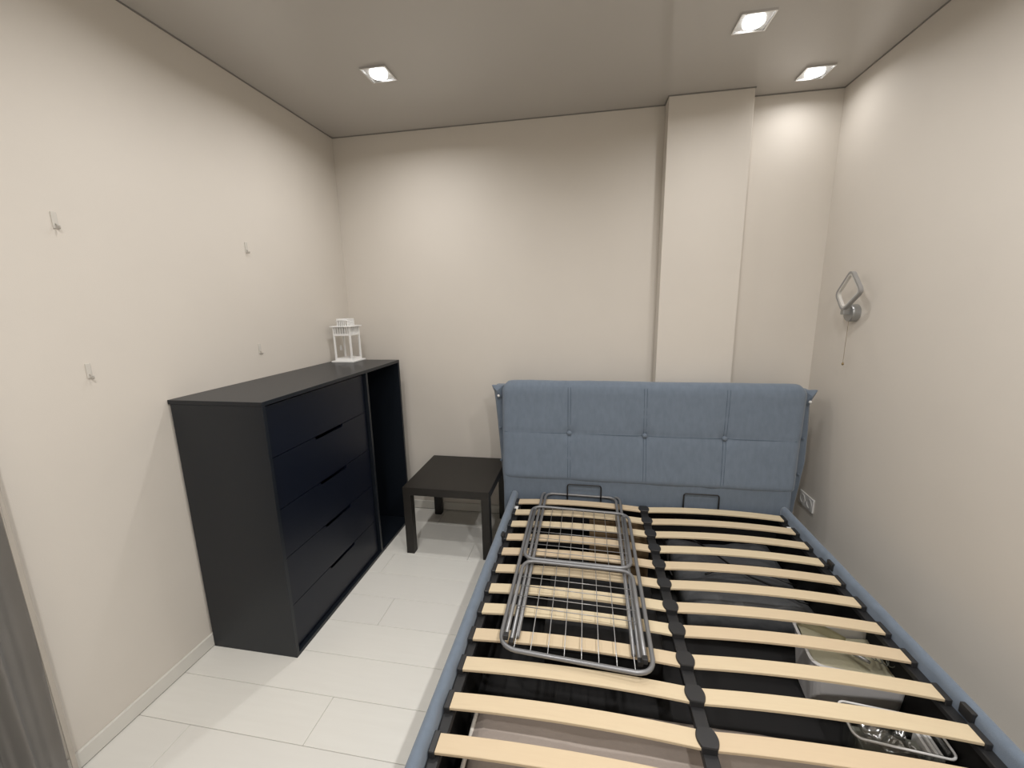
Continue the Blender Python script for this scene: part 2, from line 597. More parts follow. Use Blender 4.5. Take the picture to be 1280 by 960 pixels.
bpart('side_rail', side_rail(1.258, 1.298, 1), 'fabric', smooth=True)
bpart('side_rail', side_rail(2.812, 2.850, -1), 'fabric', smooth=True)
bpart('footboard', bbox(1.258, 2.850, YE - 0.04, YE, 0.02, 0.387, bevel=0.012, seg=3), 'fabric', smooth=True)
# storage box: floor board and inner sides
bpart('storage_floor', bbox(1.2985, 2.8115, YE, -0.40, 0.03, 0.045), 'box_black')
bpart('storage_side', bbox(1.2985, 1.308, YE, -0.41, 0.045, 0.30), 'box_black')
bpart('storage_side', bbox(2.802, 2.8115, YE, -0.41, 0.045, 0.30), 'box_black')
bpart('storage_side', bbox(1.308, 2.802, -0.415, -0.402, 0.045, 0.33), 'box_black')
# black steel lift frame
bpart('frame_bar', bbox(1.299, 1.332, YE + 0.002, -0.425, 0.318, 0.338, bevel=0.002, seg=1), 'steel_black')
bpart('frame_bar', bbox(2.778, 2.8105, YE + 0.002, -0.425, 0.318, 0.338, bevel=0.002, seg=1), 'steel_black')
bpart('frame_bar', bbox(2.0365, 2.0765, YE + 0.03, -0.452, 0.318, 0.341, bevel=0.002, seg=1), 'steel_black')
bpart('frame_bar', bbox(1.299, 2.8105, -0.450, -0.417, 0.318, 0.341, bevel=0.002, seg=1), 'steel_black')
bpart('frame_bar', bbox(1.332, 2.778, YE + 0.002, YE + 0.03, 0.318, 0.341, bevel=0.002, seg=1), 'steel_black')

# slats: 14 pairs, sprung upwards, each its own piece
SW, ST, BOW, SZ = 0.053, 0.009, 0.015, 0.356
slat_y = [-0.5032, -0.6345, -0.7644, -0.896, -1.024, -1.1576, -1.2932, -1.4146, -1.5474, -1.6752, -1.8099, -1.937, -2.067, -2.198, -2.328]


def slat_mesh(x0, x1):
    bm = bmesh.new()
    n = 14
    rows = []
    for i in range(n + 1):
        u = i / n
        x = x0 + (x1 - x0) * u - (x0 + x1) / 2
        z = BOW * (1 - (2 * u - 1) ** 2)
        e = 0.0015
        prof = [(0, -ST), (0, -e), (e, 0), (SW - e, 0), (SW, -e), (SW, -ST)]
        rows.append([bm.verts.new((x, py, z + pz)) for py, pz in prof])
    for A, B in zip(rows, rows[1:]):
        for j in range(6):
            bm.faces.new((A[j], A[(j + 1) % 6], B[(j + 1) % 6], B[j]))
    bm.faces.new(rows[0])
    bm.faces.new(rows[-1][::-1])
    bmesh.ops.recalc_face_normals(bm, faces=bm.faces)
    me = bpy.data.meshes.new('slat')
    bm.to_mesh(me)
    bm.free()
    me.materials.append(M['wood'])
    return me


def holder_end_mesh(sign):
    """flat black sleeve on the outer end of a slat; sign +1: opens towards +x"""
    bm = bmesh.new()
    box(bm, min(-0.012 * sign, 0.006 * sign), max(-0.012 * sign, 0.006 * sign), -0.004, SW + 0.004, -0.020, 0.0035, bevel=0.002, seg=1)
    me = bpy.data.meshes.new('slat_holder')
    bm.to_mesh(me)
    bm.free()
    me.materials.append(M['plastic_black'])
    return me


def holder_mid_mesh():
    bm = bmesh.new()
    out = []
    n = 10
    for j in range(n + 1):
        u = j / n
        out.append((0.0195 + 0.0105 * math.sin(PI * u) ** 0.8, -0.003 + (SW + 0.006) * u))
    outl = out + [(-x, y) for x, y in out[::-1]]
    # gently domed sleeve
    top = [bm.verts.new((x, y, 0.004)) for x, y in outl]
    mid = [bm.verts.new((x * 0.93, y * 0.94 + SW * 0.03, 0.0075)) for x, y in outl]
    bot = [bm.verts.new((x, y, -0.016)) for x, y in outl]
    m = len(outl)
    for j in range(m):
        i = (j + 1) % m
        bm.faces.new((bot[j], bot[i], top[i], top[j]))
        bm.faces.new((top[j], top[i], mid[i], mid[j]))
    bm.faces.new(mid)
    bm.faces.new(bot[::-1])
    bmesh.ops.recalc_face_normals(bm, faces=bm.faces)
    me = bpy.data.meshes.new('slat_holder')
    bm.to_mesh(me)
    bm.free()
    me.materials.append(M['plastic_black'])
    return me


slL, slR = slat_mesh(XL0, XL1), slat_mesh(XR0, XR1)
heL, heR, hM = holder_end_mesh(1), holder_end_mesh(-1), holder_mid_mesh()


def put(name, me, loc, parent=bed):
    o = bpy.data.objects.new(name, me)
    o.location = Vector(loc) + OB
    return link(o, parent)


for y in slat_y:
    put('slat', slL, ((XL0 + XL1) / 2, y, SZ))
    put('slat', slR, ((XR0 + XR1) / 2, y, SZ))
    put('slat_holder', heL, (XL0, y, SZ))
    put('slat_holder', heR, (XR1, y, SZ))
    put('slat_holder', hM, (BC + 0.002, y, SZ))

# black wire mattress stops standing up in front of the headboard
for xa, xb, za in ((1.610, 1.811, 0.460), (2.284, 2.476, 0.444)):
    bm = bmesh.new()
    tube(bm, rounded([(xa, -0.424, 0.338), (xa, -0.424, za), (xb, -0.424, za), (xb, -0.424, 0.338)], 0.014, closed=False), 0.0042, 8)
    bpart('mattress_stop', bm, 'steel_black', smooth=True)
# white paper tags on the frame
for xa, xb, ya, yb in ((1.299, 1.320, -0.552, -0.512), (2.788, 2.8095, -0.570, -0.538)):
    bpart('paper_tag', bbox(xa, xb, ya, yb, 0.3382, 0.3395), 'sticker')
# bolts and black brackets tucked beside the rails
for xa, ya in ((1.322, -1.09), (1.322, -1.36)):
    bm = bmesh.new()
    lathe(bm, [(0.004, 0), (0.004, 0.003), (0.002, 0.005)], 8, (xa, ya, 0.338))
    bpart('bolt', bm, 'chrome')
for xa, ya in ((1.2955, -0.885), (2.8135, -0.90), (2.8135, -1.59)):
    bpart('bracket', bbox(xa - 0.008, xa + 0.008, ya - 0.022, ya + 0.020, 0.345, 0.380, bevel=0.003), 'plastic_black')

# headboard: back slab with flared ears, lower panel, cushion cover folded over it, buttons
HC = 2.058
bm = bmesh.new()
zs = [0.02, 0.20, 0.35, 0.43, 0.60, 0.79, 0.93, 1.00, 1.03]
hwl = [0.870, 0.875, 0.882, 0.889, 0.901, 0.914, 0.925, 0.932, 0.922]
hwr = [0.885, 0.895, 0.905, 0.915, 0.932, 0.928, 0.920, 0.920, 0.915]
rows = []
for z, wl_, w in zip(zs, hwl, hwr):
    yb_, yf_ = -0.15, -0.250
    if z > 1.01:
        yb_, yf_ = -0.165, -0.235
    rows.append([bm.verts.new(p) for p in ((HC - wl_, yb_ - 0.01, z), (HC - wl_, yf_ + 0.015, z), (HC - wl_ + 0.012, yf_, z), (HC + w - 0.012, yf_, z), (HC + w, yf_ + 0.015, z), (HC + w, yb_ - 0.01, z), (HC + w - 0.01, yb_, z), (HC - wl_ + 0.01, yb_, z))])
for A, B in zip(rows, rows[1:]):
    for j in range(8):
        bm.faces.new((A[j], A[(j + 1) % 8], B[(j + 1) % 8], B[j]))
bm.faces.new(rows[0][::-1])
bm.faces.new(rows[-1])
hbd = bpart('headboard', bm, 'fabric')
# lower panel
bpart('lower_panel', bbox(HC - 0.852, HC + 0.806, -0.401, -0.25, 0.02, 0.50, bevel=0.02, seg=4), 'fabric', hbd, smooth=True)

BTN = [-0.452, 0.004, 0.462]
SEAM_Z = 0.760
ctrl = [(-0.262, 0.50), (-0.240, 0.75), (-0.222, 0.98), (-0.215, 1.035), (-0.228, 1.062), (-0.255, 1.074), (-0.285, 1.070), (-0.308, 1.048), (-0.320, 1.01),
        (-0.328, 0.95), (-0.343, 0.85), (-0.358, 0.76), (-0.376, 0.66), (-0.394, 0.56), (-0.404, 0.51), (-0.406, 0.485), (-0.398, 0.470), (-0.375, 0.464), (-0.30, 0.47)]


def resample(P, n):
    P = [Vector((0, a, b)) for a, b in P]
    d = [0]
    for a, b in zip(P, P[1:]):
        d.append(d[-1] + (b - a).length)
    out = []
    for i in range(n):
        s = d[-1] * i / (n - 1)
        j = max(k for k in range(len(d)) if d[k] <= s + 1e-9)
        j = min(j, len(P) - 2)
        u = (s - d[j]) / (d[j + 1] - d[j])
        out.append(P[j].lerp(P[j + 1], u))
    return out


prof = resample(ctrl, 92)
cen = Vector((0, -0.30, 0.80))
NX = 132
bm = bmesh.new()
cols = []
HW = 0.872
for i in range(NX + 1):
    u = -1 + 2 * i / NX
    x = HW * u
    edge = 1 - abs(u)
    col = []
    for j, p in enumerate(prof):
        y, z = p.y, p.z
        t = prof[min(j + 1, 91)] - prof[max(j - 1, 0)]
        nrm = Vector((0, t.z, -t.y)).normalized()
        if nrm.dot(p - cen) < 0:
            nrm = -nrm
        d = 0.0
        front = y < -0.30 and z < 1.06
        if front:
            # seams and buttons press the filling in
            for b in BTN:
                dx = abs(x - b)
                amp = 0.006 * (0.35 + 0.65 * math.exp(-((z - SEAM_Z) / 0.12) ** 2)) * (1.0 if z > 0.55 else 0.4)
                d -= amp * math.exp(-(dx / 0.020) ** 2) + 0.35 * amp * math.exp(-(dx / 0.07) ** 2)
                rr2 = dx * dx + (z - SEAM_Z) ** 2
                d -= 0.011 * math.exp(-rr2 / 0.0009)
            d -= 0.0028 * math.exp(-((z - SEAM_Z) / 0.012) ** 2) + 0.002 * math.exp(-((z - SEAM_Z) / 0.05) ** 2)
        d += 0.0022 * sgnoise(x * 5, z * 6, 0.2) + 0.0012 * sgnoise(x * 16, z * 13, 3.1)
        # rounded, pulled-in ends
        e = 0.016 * math.exp(-edge * HW / 0.012)
        d -= e
        q = p + nrm * d
        xx = x
        # the cover tapers towards its lower edge on the right
        k_ = min(1.0, max(0.0, (1.05 - z) / 0.58))
        xx *= (1 - 0.066 * k_) if u > 0 else (1 - 0.012 * k_) * 0.991
        if z > 1.03:
            xx *= 1 - 0.02 * (z - 1.03) / 0.04
        col.append(bm.verts.new((HC + xx, q.y, q.z)))
    cols.append(col)
for A, B in zip(cols, cols[1:]):
    for j in range(91):
        bm.faces.new((A[j], A[j + 1], B[j + 1], B[j]))
    bm.faces.new((A[91], A[0], B[0], B[91]))
bm.faces.new(cols[0])
bm.faces.new(cols[-1][::-1])
bpart('cushion_cover', bm, 'fabric', hbd, smooth=True)
# stitched thread lines: a thin cord along the seams
for b in BTN:
    for s in (-0.008, 0.008):
        bm = bmesh.new()
        pts = [(HC + b + s, -0.302 - 0.0095 + 0.0128, 1.052)]
        for k_ in range(24):
            z = 1.04 - 0.545 * k_ / 23
            jj = min(range(len(prof)), key=lambda a: abs(prof[a].z - z) + (10 if prof[a].y > -0.30 else 0))
            pp = prof[jj]
            amp = 0.006 * (0.35 + 0.65 * math.exp(-((z - SEAM_Z) / 0.12) ** 2)) * (1.0 if z > 0.55 else 0.4)
            dd = amp * (math.exp(-(s / 0.020) ** 2) + 0.35) + 0.0028 * math.exp(-((z - SEAM_Z) / 0.012) ** 2) + 0.002 * math.exp(-((z - SEAM_Z) / 0.05) ** 2) + 0.011 * math.exp(-(s * s + (z - SEAM_Z) ** 2) / 0.0009)
            k2 = min(1.0, max(0.0, (1.05 - z) / 0.58))
            fx = (1 - 0.066 * k2) if b + s > 0 else (1 - 0.012 * k2) * 0.985
            pts.append((HC + (b + s) * fx, pp.y + dd * 0.97 - 0.0002, z))
        pts = pts[1:]
        tube(bm, pts, 0.0013, 5)
        bpart('stitch_line', bm, 'fabric_dark', hbd)


# horizontal stitched seam at button height
bm = bmesh.new()
pj = min((p for p in prof if p.y < -0.30), key=lambda a: abs(a.z - SEAM_Z))
pts = []
for k_ in range(121):
    x = -0.845 + 1.665 * k_ / 120
    dd = 0.0
    for b in BTN:
        dx = x - b * (0.967 if b > 0.1 else 0.978)
        dd += 0.006 * math.exp(-(dx / 0.020) ** 2) + 0.35 * 0.006 * math.exp(-(dx / 0.07) ** 2) + 0.011 * math.exp(-dx * dx / 0.0009)
    pts.append((HC + x, pj.y + dd + 0.0028 + 0.002 - 0.0008 + 0.0015 * 0, SEAM_Z))
tube(bm, pts, 0.0015, 5)
bpart('stitch_line', bm, 'fabric_dark', hbd)


def ypress(z):
    c = [p for p in prof if p.y < -0.30]
    p = min(c, key=lambda a: abs(a.z - z))
    return p.y


for b in BTN:
    bm = bmesh.new()
    lathe(bm, [(0.004, 0.012), (0.0145, 0.006), (0.0145, 0.0), (0.012, -0.005), (0.005, -0.008), (0.0005, -0.0085)], 16, (HC + b * (1 - 0.033 if b > 0.1 else 0.978), ypress(SEAM_Z) + 0.013, SEAM_Z), 'y')
    bpart('button', bm, 'fabric', hbd, smooth=True)
# pinched corner ears and small buttons on the side flaps
for s in (-1, 1):
    bm = bmesh.new()
    A = [(0.865, -0.262, 1.038), (0.905, -0.262, 1.036), (0.943, -0.255, 1.036), (0.934, -0.255, 1.012), (0.921, -0.255, 0.985), (0.905, -0.265, 0.955), (0.872, -0.262, 0.960)]
    Bk = [(a, yy + 0.028, zz - 0.002) for a, yy, zz in A]
    va = [bm.verts.new((HC + s * a, yy, zz)) for a, yy, zz in A]
    vb = [bm.verts.new((HC + s * a, yy, zz)) for a, yy, zz in Bk]
    cA = bm.verts.new((HC + s * 0.905, -0.284, 1.005))
    n = len(A)
    for j in range(n):
        i = (j + 1) % n
        bm.faces.new((va[j], va[i], cA))
        bm.faces.new((va[j], vb[j], vb[i], va[i]))
    bm.faces.new(vb)
    bpart('corner_ear', bm, 'fabric', hbd)
    for zb in (0.975, 0.752, 0.528):
        bm = bmesh.new()
        lathe(bm, [(0.003, 0.006), (0.0085, 0.003), (0.0085, 0.0), (0.006, -0.005), (0.0005, -0.0065)], 12, (HC + s * 0.893, -0.2565 if zb < 0.9 else -0.292, zb), 'y')
        bpart('button', bm, 'fabric' if zb < 0.9 else 'white_plastic', hbd, smooth=True)

# ------------------------------------------------------------------ folding drying rack on the slats
rk = thing('drying_rack', 'grey folded metal laundry drying rack lying flat on the bed slats', 'drying rack', (1.685, -1.02, SZ + BOW))
OR = Vector((-1.685, 1.02, -(SZ + BOW)))


def rpart(name, bm, m, **k):
    bmesh.ops.translate(bm, verts=bm.verts, vec=OR)
    return build(name, bm, m, rk, **k)


TR = 0.008
z1, z2, z3 = 0.3805, 0.3965, 0.4125
bm = bmesh.new()
tube(bm, rounded([(1.464, -1.56, z1), (1.456, -0.378, z1), (1.924, -0.388, z1), (1.900, -1.575, z1)], 0.055, closed=False), TR, 10)
rpart('leg_frame', bm, 'steel_grey', smooth=True)
bm = bmesh.new()
tube(bm, rounded([(1.482, -1.54, z1), (1.479, -0.402, z1 + 0.002), (1.900, -0.410, z1 + 0.002), (1.882, -1.555, z1)], 0.05, closed=False), TR, 10)
rpart('leg_frame', bm, 'steel_grey', smooth=True)
bm = bmesh.new()
tube(bm, rounded([(1.428, -1.610, z2), (1.938, -1.642, z2), (1.952, -0.628, z2), (1.420, -0.603, z2)], 0.06), TR, 10, closed=True)
rpart('centre_frame', bm, 'steel_grey', smooth=True)
bm = bmesh.new()
tube(bm, rounded([(1.442, -0.675, z3), (1.442, -1.124, z3), (1.918, -1.134, z3), (1.924, -0.695, z3)], 0.05, closed=False), TR, 10)
rpart('wing_frame', bm, 'steel_grey', smooth=True)
bm = bmesh.new()
tube(bm, rounded([(1.448, -1.572, z3), (1.448, -1.141, z3), (1.917, -1.152, z3), (1.911, -1.605, z3)], 0.05, closed=False), TR, 10)
rpart('wing_frame', bm, 'steel_grey', smooth=True)
for i, xb in enumerate((1.481, 1.538, 1.597, 1.652, 1.709, 1.765, 1.823, 1.879)):
    u = i / 7
    bm = bmesh.new()
    tube(bm, [(xb, -1.614 - 0.026 * u, z2), (1.478 + 0.0575 * i, -0.606 - 0.019 * u, z2)], 0.0017, 6)
    rpart('wire', bm, 'wire', smooth=True)
for y in (-0.850, -0.905, -0.960, -1.015, -1.070, -1.262, -1.318, -1.378, -1.434):
    bm = bmesh.new()
    tube(bm, [(1.442, y + 0.010, z3), (1.919, y - 0.006, z3)], 0.0017, 6)
    rpart('wire', bm, 'wire', smooth=True)
for x, y, z in ((1.448, -1.576, z3), (1.911, -1.602, z3), (1.464, -1.565, z1), (1.900, -1.580, z1)):
    bm = bmesh.new()
    box(bm, x - 0.0088, x + 0.0088, y - 0.010, y + 0.010, z - 0.0088 if z > 0.39 else z - 0.0085, z + 0.0095, bevel=0.003)
    rpart('hinge_cap', bm, 'plastic_black')
for x, y in ((1.442, -0.668), (1.924, -0.688)):
    bm = bmesh.new()
    box(bm, x - 0.0088, x + 0.0088, y - 0.008, y + 0.008, z3 - 0.0085, z3 + 0.0092, bevel=0.003)
    rpart('end_cap', bm, 'steel_grey')

# ------------------------------------------------------------------ things stored under the slats
ZB = 0.0455


def soft_slab(x0, x1, y0, y1, z0, z1, nx=36, ny=30, amp=0.008, folds=None, rim=0.02, seed=0.0):
    bm = bmesh.new()
    grid = []
    for i in range(nx + 1):
        u = i / nx
        row = []
        for j in range(ny + 1):
            v = j / ny
            x, y = x0 + (x1 - x0) * u, y0 + (y1 - y0) * v
            e = min(u * (x1 - x0), (1 - u) * (x1 - x0), v * (y1 - y0), (1 - v) * (y1 - y0))
            z = z1 - rim * math.exp(-e / rim * 1.6) + amp * sgnoise(x * 6, y * 6, seed) + amp * 0.4 * sgnoise(x * 17, y * 17, seed + 4)
            if folds:
                z += folds(x, y)
            row.append(bm.verts.new((x, y, z)))
        grid.append(row)
    for i in range(nx):
        for j in range(ny):
            bm.faces.new((grid[i][j], grid[i + 1][j], grid[i + 1][j + 1], grid[i][j + 1]))
    bnd = [grid[i][0] for i in range(nx + 1)] + [grid[nx][j] for j in range(1, ny + 1)] + [grid[i][ny] for i in range(nx - 1, -1, -1)] + [grid[0][j] for j in range(ny - 1, 0, -1)]
    low = [bm.verts.new((v.co.x, v.co.y, z0)) for v in bnd]
    n = len(bnd)
    for i in range(n):
        bm.faces.new((bnd[i], bnd[(i + 1) % n], low[(i + 1) % n], low[i]))
    bm.faces.new(low)
    return bm


def bf(x, y):
    # shallow folds running across the cloth
    s = (y + 1.82 + 0.16 * (x - 1.4))
    return -0.020 * math.exp(-((s + 0.02) / 0.035) ** 2) + 0.010 * math.exp(-((s - 0.06) / 0.04) ** 2) - 0.014 * math.exp(-((s + 0.30) / 0.05) ** 2)


sl = thing('padded_slab', 'flat greyish-beige padded cloth slab with a pale edge at the near end under the slats', 'bedding', (2.04, -2.03, ZB))
OS = Vector((-2.04, 2.03, -ZB))
bm = soft_slab(1.372, 2.705, -2.44, -1.625, ZB, 0.235, folds=bf, amp=0.006, seed=2.2)
for v in bm.verts:                       # far edge runs slightly askew
    v.co.y -= 0.0 if v.co.y < -2.2 else 0.025 * max(0, (1.7 - v.co.x)) / 0.33
bmesh.ops.translate(bm, verts=bm.verts, vec=OS)
cl = build('cloth_body', bm, 'beige', sl, smooth=True)
bm = bmesh.new()
tube(bm, [(1.370, -1.66 - 0.045 * k_, 0.222 + 0.003 * math.sin(k_)) for k_ in range(17)], 0.007, 8)
bmesh.ops.translate(bm, verts=bm.verts, vec=OS)
build('edge_piping', bm, 'piping', sl, smooth=True)

# white bin with papers
bn = thing('storage_bin', 'greyish-white open plastic bin full of papers under the right slats', 'bin', (2.69, -1.28, ZB))


def rrect(hx, hy, r, n=5):
    out = []
    for sx, sy, a0 in ((1, 1, 0), (-1, 1, PI / 2), (-1, -1, PI), (1, -1, 1.5 * PI)):
        for k_ in range(n + 1):
            a = a0 + PI / 2 * k_ / n
            out.append((sx * (hx - r) + r * math.cos(a), sy * (hy - r) + r * math.sin(a)))
    return out


def tub(bm, hx, hy, r, h, taper, wall=0.004):
    specs = [(hx * taper, hy * taper, 0.0), (hx, hy, h), (hx + 0.006, hy + 0.006, h), (hx + 0.006, hy + 0.006, h + 0.004), (hx - wall, hy - wall, h + 0.004), (hx * taper - wall, hy * taper - wall, wall)]
    rings = []
    for a, b, z in specs:
        rings.append([bm.verts.new((x, y, z)) for x, y in rrect(a, b, r)])
    n = len(rings[0])
    for A, B in zip(rings, rings[1:]):
        for j in range(n):
            bm.faces.new((A[j], A[(j + 1) % n], B[(j + 1) % n], B[j]))
    bm.faces.new(rings[0][::-1])
    bm.faces.new(rings[-1])
    return bm


bn.rotation_euler = (0, 0, math.radians(-7))
bm = bmesh.new()
tub(bm, 0.150, 0.112, 0.035, 0.215, 0.86)
build('tub', bm, 'bin', bn, smooth=False)


def sheet(pts_fn, nx=12, ny=10, th=0.0015):
    bm = bmesh.new()
    g = [[bm.verts.new(pts_fn(i / nx, j / ny)) for j in range(ny + 1)] for i in range(nx + 1)]
    for i in range(nx):
        for j in range(ny):
            bm.faces.new((g[i][j], g[i + 1][j], g[i + 1][j + 1], g[i][j + 1]))
    bmesh.ops.solidify(bm, geom=bm.faces[:], thickness=th)
    return bm


def paper_fn(u, v):
    x = -0.138 + 0.276 * u
    y = -0.098 + 0.196 * v
    z = 0.202 + 0.010 * math.sin(5 * u + 2 * v) + 0.012 * sgnoise(u * 3, v * 3, 1.1) - 0.01 * u
    return (x, y, z)


ps = thing('paper_sheets', 'crumpled cream paper sheets filling the white bin under the slats', 'paper', (2.69, -1.28, ZB))
ps.rotation_euler = (0, 0, math.radians(-7))
build('sheet', sheet(paper_fn), 'paper', ps, smooth=True)


def paper_fn2(u, v):
    x = -0.142 + 0.16 * u
    y = 0.088 - 0.02 * u + 0.006 * math.sin(3 * u)
    z = 0.150 + (0.115 - 0.055 * u) * v
    return (x, y, z)


build('sheet', sheet(paper_fn2, 8, 6), 'paper', ps, smooth=True)
mk = bmesh.new()
tube(mk, [(-0.040, 0.004, 0.226), (0.030, -0.046, 0.222), (0.042, -0.054, 0.221)], [0.007, 0.007, 0.005], 10)
o = build('marker_pen', mk, 'chrome_soft', None, smooth=True)
o.location = (2.69, -1.28, ZB)
o.rotation_euler = (0, 0, math.radians(-7))
tag(o, 'grey marker pen lying on the cream papers in the white bin', 'pen')
mk = bmesh.new()
for k_ in range(4):
    c = Vector((0.065 + 0.016 * k_, -0.012 - 0.006 * k_, 0.216))
    tube(mk, [c + Vector((0.011 * math.cos(a), 0.017 * math.sin(a), 0.004 * math.sin(2 * a + k_))) for a in [2 * PI * q / 14 for q in range(14)]], 0.0016, 5, closed=True)
o = build('coiled_cord', mk, 'olive', None, smooth=True)
o.location = (2.69, -1.28, ZB)
o.rotation_euler = (0, 0, math.radians(-7))
tag(o, 'small coiled cord lying on the cream papers in the white bin', 'cord')

# clear plastic box with bits and a handle
cb = thing('clear_box', 'white-rimmed clear plastic box of packets between the bin and the padded slab', 'box', (2.665, -1.556, ZB))
cb.rotation_euler = (0, 0, math.radians(-6))
bm = bmesh.new()
tub(bm, 0.122, 0.058, 0.022, 0.185, 0.88, wall=0.003)
build('tub', bm, 'clear_plastic', cb)
bm = bmesh.new()
tube(bm, [(x, y, 0.190) for x, y in rrect(0.127, 0.063, 0.024)], 0.0035, 6, closed=True)
build('rim', bm, 'white_plastic', cb, smooth=True)

def film_fn(u, v):
    return (-0.085 + 0.135 * u, -0.042 + 0.083 * v, 0.155 + 0.022 * sgnoise(u * 5, v * 4, 7.7) + 0.012 * math.sin(9 * u + 4 * v))


o = build('plastic_packet', sheet(film_fn, 18, 14, 0.001), 'bag_film', None, smooth=True)
o.location, o.rotation_euler = (2.665, -1.556, ZB), (0, 0, math.radians(-6))
tag(o, 'crinkled clear film packet inside the clear plastic box', 'packet')
bm = bmesh.new()
box(bm, -0.09, 0.055, -0.042, 0.042, 0.02, 0.128, bevel=0.01)
o = build('folded_cloth', bm, 'olive', None)
o.location, o.rotation_euler = (2.665, -1.556, ZB), (0, 0, math.radians(-6))
tag(o, 'folded olive-grey cloth at the bottom of the clear plastic box', 'cloth')
lb = thing('price_card', 'grey card marked with a white numeral standing in the clear plastic box', 'card', (2.665, -1.556, ZB))
lb.rotation_euler = (0, 0, math.radians(-6))
bm = bmesh.new()
box(bm, 0.022, 0.066, -0.038, 0.010, 0.1495, 0.1515)
build('card', bm, 'olive', lb)
fc = bpy.data.curves.new('numeral', 'FONT')
fc.body = '6'
fc.size = 0.042
fc.extrude = 0.0005
fc.align_x = 'CENTER'
fc.align_y = 'CENTER'
fc.materials.append(M['white_plastic'])
tmp = bpy.data.objects.new('numeral_curve', fc)
fo = bpy.data.objects.new('numeral', bpy.data.meshes.new_from_object(tmp))
bpy.data.objects.remove(tmp)
fo.location = (0.044, -0.014, 0.152)
link(fo, lb)
for k_, xx in enumerate((0.078, 0.092, 0.106)):
    bm = bmesh.new()
    box(bm, xx - 0.0045, xx + 0.0045, -0.042, 0.040, 0.105, 0.165 + 0.006 * (k_ % 2), bevel=0.003)
    o = build('white_strip', bm, 'white_plastic', None)
    o.location, o.rotation_euler = (2.665, -1.556, ZB), (0, 0, math.radians(-6))
    tag(o, ('leftmost', 'middle', 'rightmost')[k_] + ' of the three white plastic strips standing in the clear box', 'strip', 'white strips in the clear box')

# dark grey bag with black cables
bg = build('storage_bag', soft_slab(2.19, 2.745, -1.03, -0.45, ZB, 0.195, amp=0.022, rim=0.05, seed=8.4), 'grey_cloth', None, smooth=True)
tag(bg, 'large dark grey crumpled plastic bag under the far right slats', 'bag')
bm = bmesh.new()
tube(bm, [(2.20 + 0.045 * k_ + 0.02 * math.sin(k_ * 0.9), -0.50 - 0.045 * k_ + 0.05 * math.sin(k_ * 0.55), 0.232 + 0.006 * math.sin(k_ * 1.7)) for k_ in range(12)], 0.005, 8)
o = build('cable', bm, 'cable', None, smooth=True)
tag(o, 'black cable crossing the dark grey bag from the centre bar to the right', 'cable', 'black cables on the grey bag')
bm = bmesh.new()
tube(bm, [(2.30 + 0.04 * k_, -0.86 + 0.055 * math.sin(PI * k_ / 9), 0.232 + 0.006 * math.sin(k_ * 1.1)) for k_ in range(11)], 0.005, 8)
o = build('cable', bm, 'cable', None, smooth=True)
tag(o, 'black cable bent in an arch near the front of the dark grey bag', 'cable', 'black cables on the grey bag')
bm = bmesh.new()
tube(bm, [(2.145 + 0.012 * math.sin(k_ * 0.8), -0.55 - 0.05 * k_, 0.235) for k_ in range(8)], 0.005, 8)
o = build('cable', bm, 'cable', None, smooth=True)
tag(o, 'black cable running lengthwise beside the centre bar of the bed', 'cable', 'black cables on the grey bag')
# brown cardboard box and black box
cbx = thing('cardboard_box', 'brown cardboard box under the far slats left of the centre bar', 'box', (1.90, -0.58, ZB))
bm = bmesh.new()
box(bm, -0.155, 0.155, -0.135, 0.135, 0, 0.20, bevel=0.003, seg=1)
build('body', bm, 'cardboard', cbx)
build('flap', bbox(-0.155, 0.155, -0.134, -0.003, 0.2003, 0.2035), 'cardboard', cbx)
build('flap', bbox(-0.155, 0.155, 0.003, 0.134, 0.2003, 0.2035), 'cardboard', cbx)
kb = thing('black_box', 'flat black box with a lid under the middle slats left of the centre bar', 'box', (1.80, -1.17, ZB))
build('body', bbox(-0.24, 0.22, -0.20, 0.20, 0, 0.14, bevel=0.004), 'box_black', kb)
build('lid', bbox(-0.246, 0.226, -0.206, 0.206, 0.1405, 0.172, bevel=0.004), 'plastic_black', kb)

# ------------------------------------------------------------------ wall lamp, pull cord
wl = thing('wall_lamp', 'unlit wall lamp with a diamond-shaped ring on the right wall above the headboard', 'lamp', (W, -0.362, 1.468))
bm = bmesh.new()
lathe(bm, [(0.044, 0.0), (0.044, -0.030), (0.040, -0.036), (0.001, -0.037)], 32, (0, 0, 0), 'x')
build('wall_plate', bm, 'chrome_soft', wl, smooth=False)
# ring: rounded square standing on its corner, parallel to the wall
ca = [(-0.040, 0.219), (0.072, 0.096), (-0.004, 0.006), (-0.142, 0.108)]


def ring_band(corners, rad, w0, w1, x0, x1):
    c = Vector((0, sum(a for a, b in corners) / 4, sum(b for a, b in corners) / 4))
    path = rounded([(0, a, b) for a, b in corners], rad, True, 6)
    bm = bmesh.new()
    loops = []
    for xx, f in ((x0, 0.0), (x1, 0.0), (x1, 1.0), (x0, 1.0)):
        lp = []
        for p in path:
            d = (p - c)
            q = p - d.normalized() * (w0 if f == 0 else w1)
            lp.append(bm.verts.new((xx, q.y, q.z)))
        loops.append(lp)
    n = len(path)
    for a in range(4):
        A, B = loops[a], loops[(a + 1) % 4]
        for j in range(n):
            bm.faces.new((A[j], A[(j + 1) % n], B[(j + 1) % n], B[j]))
    return bm


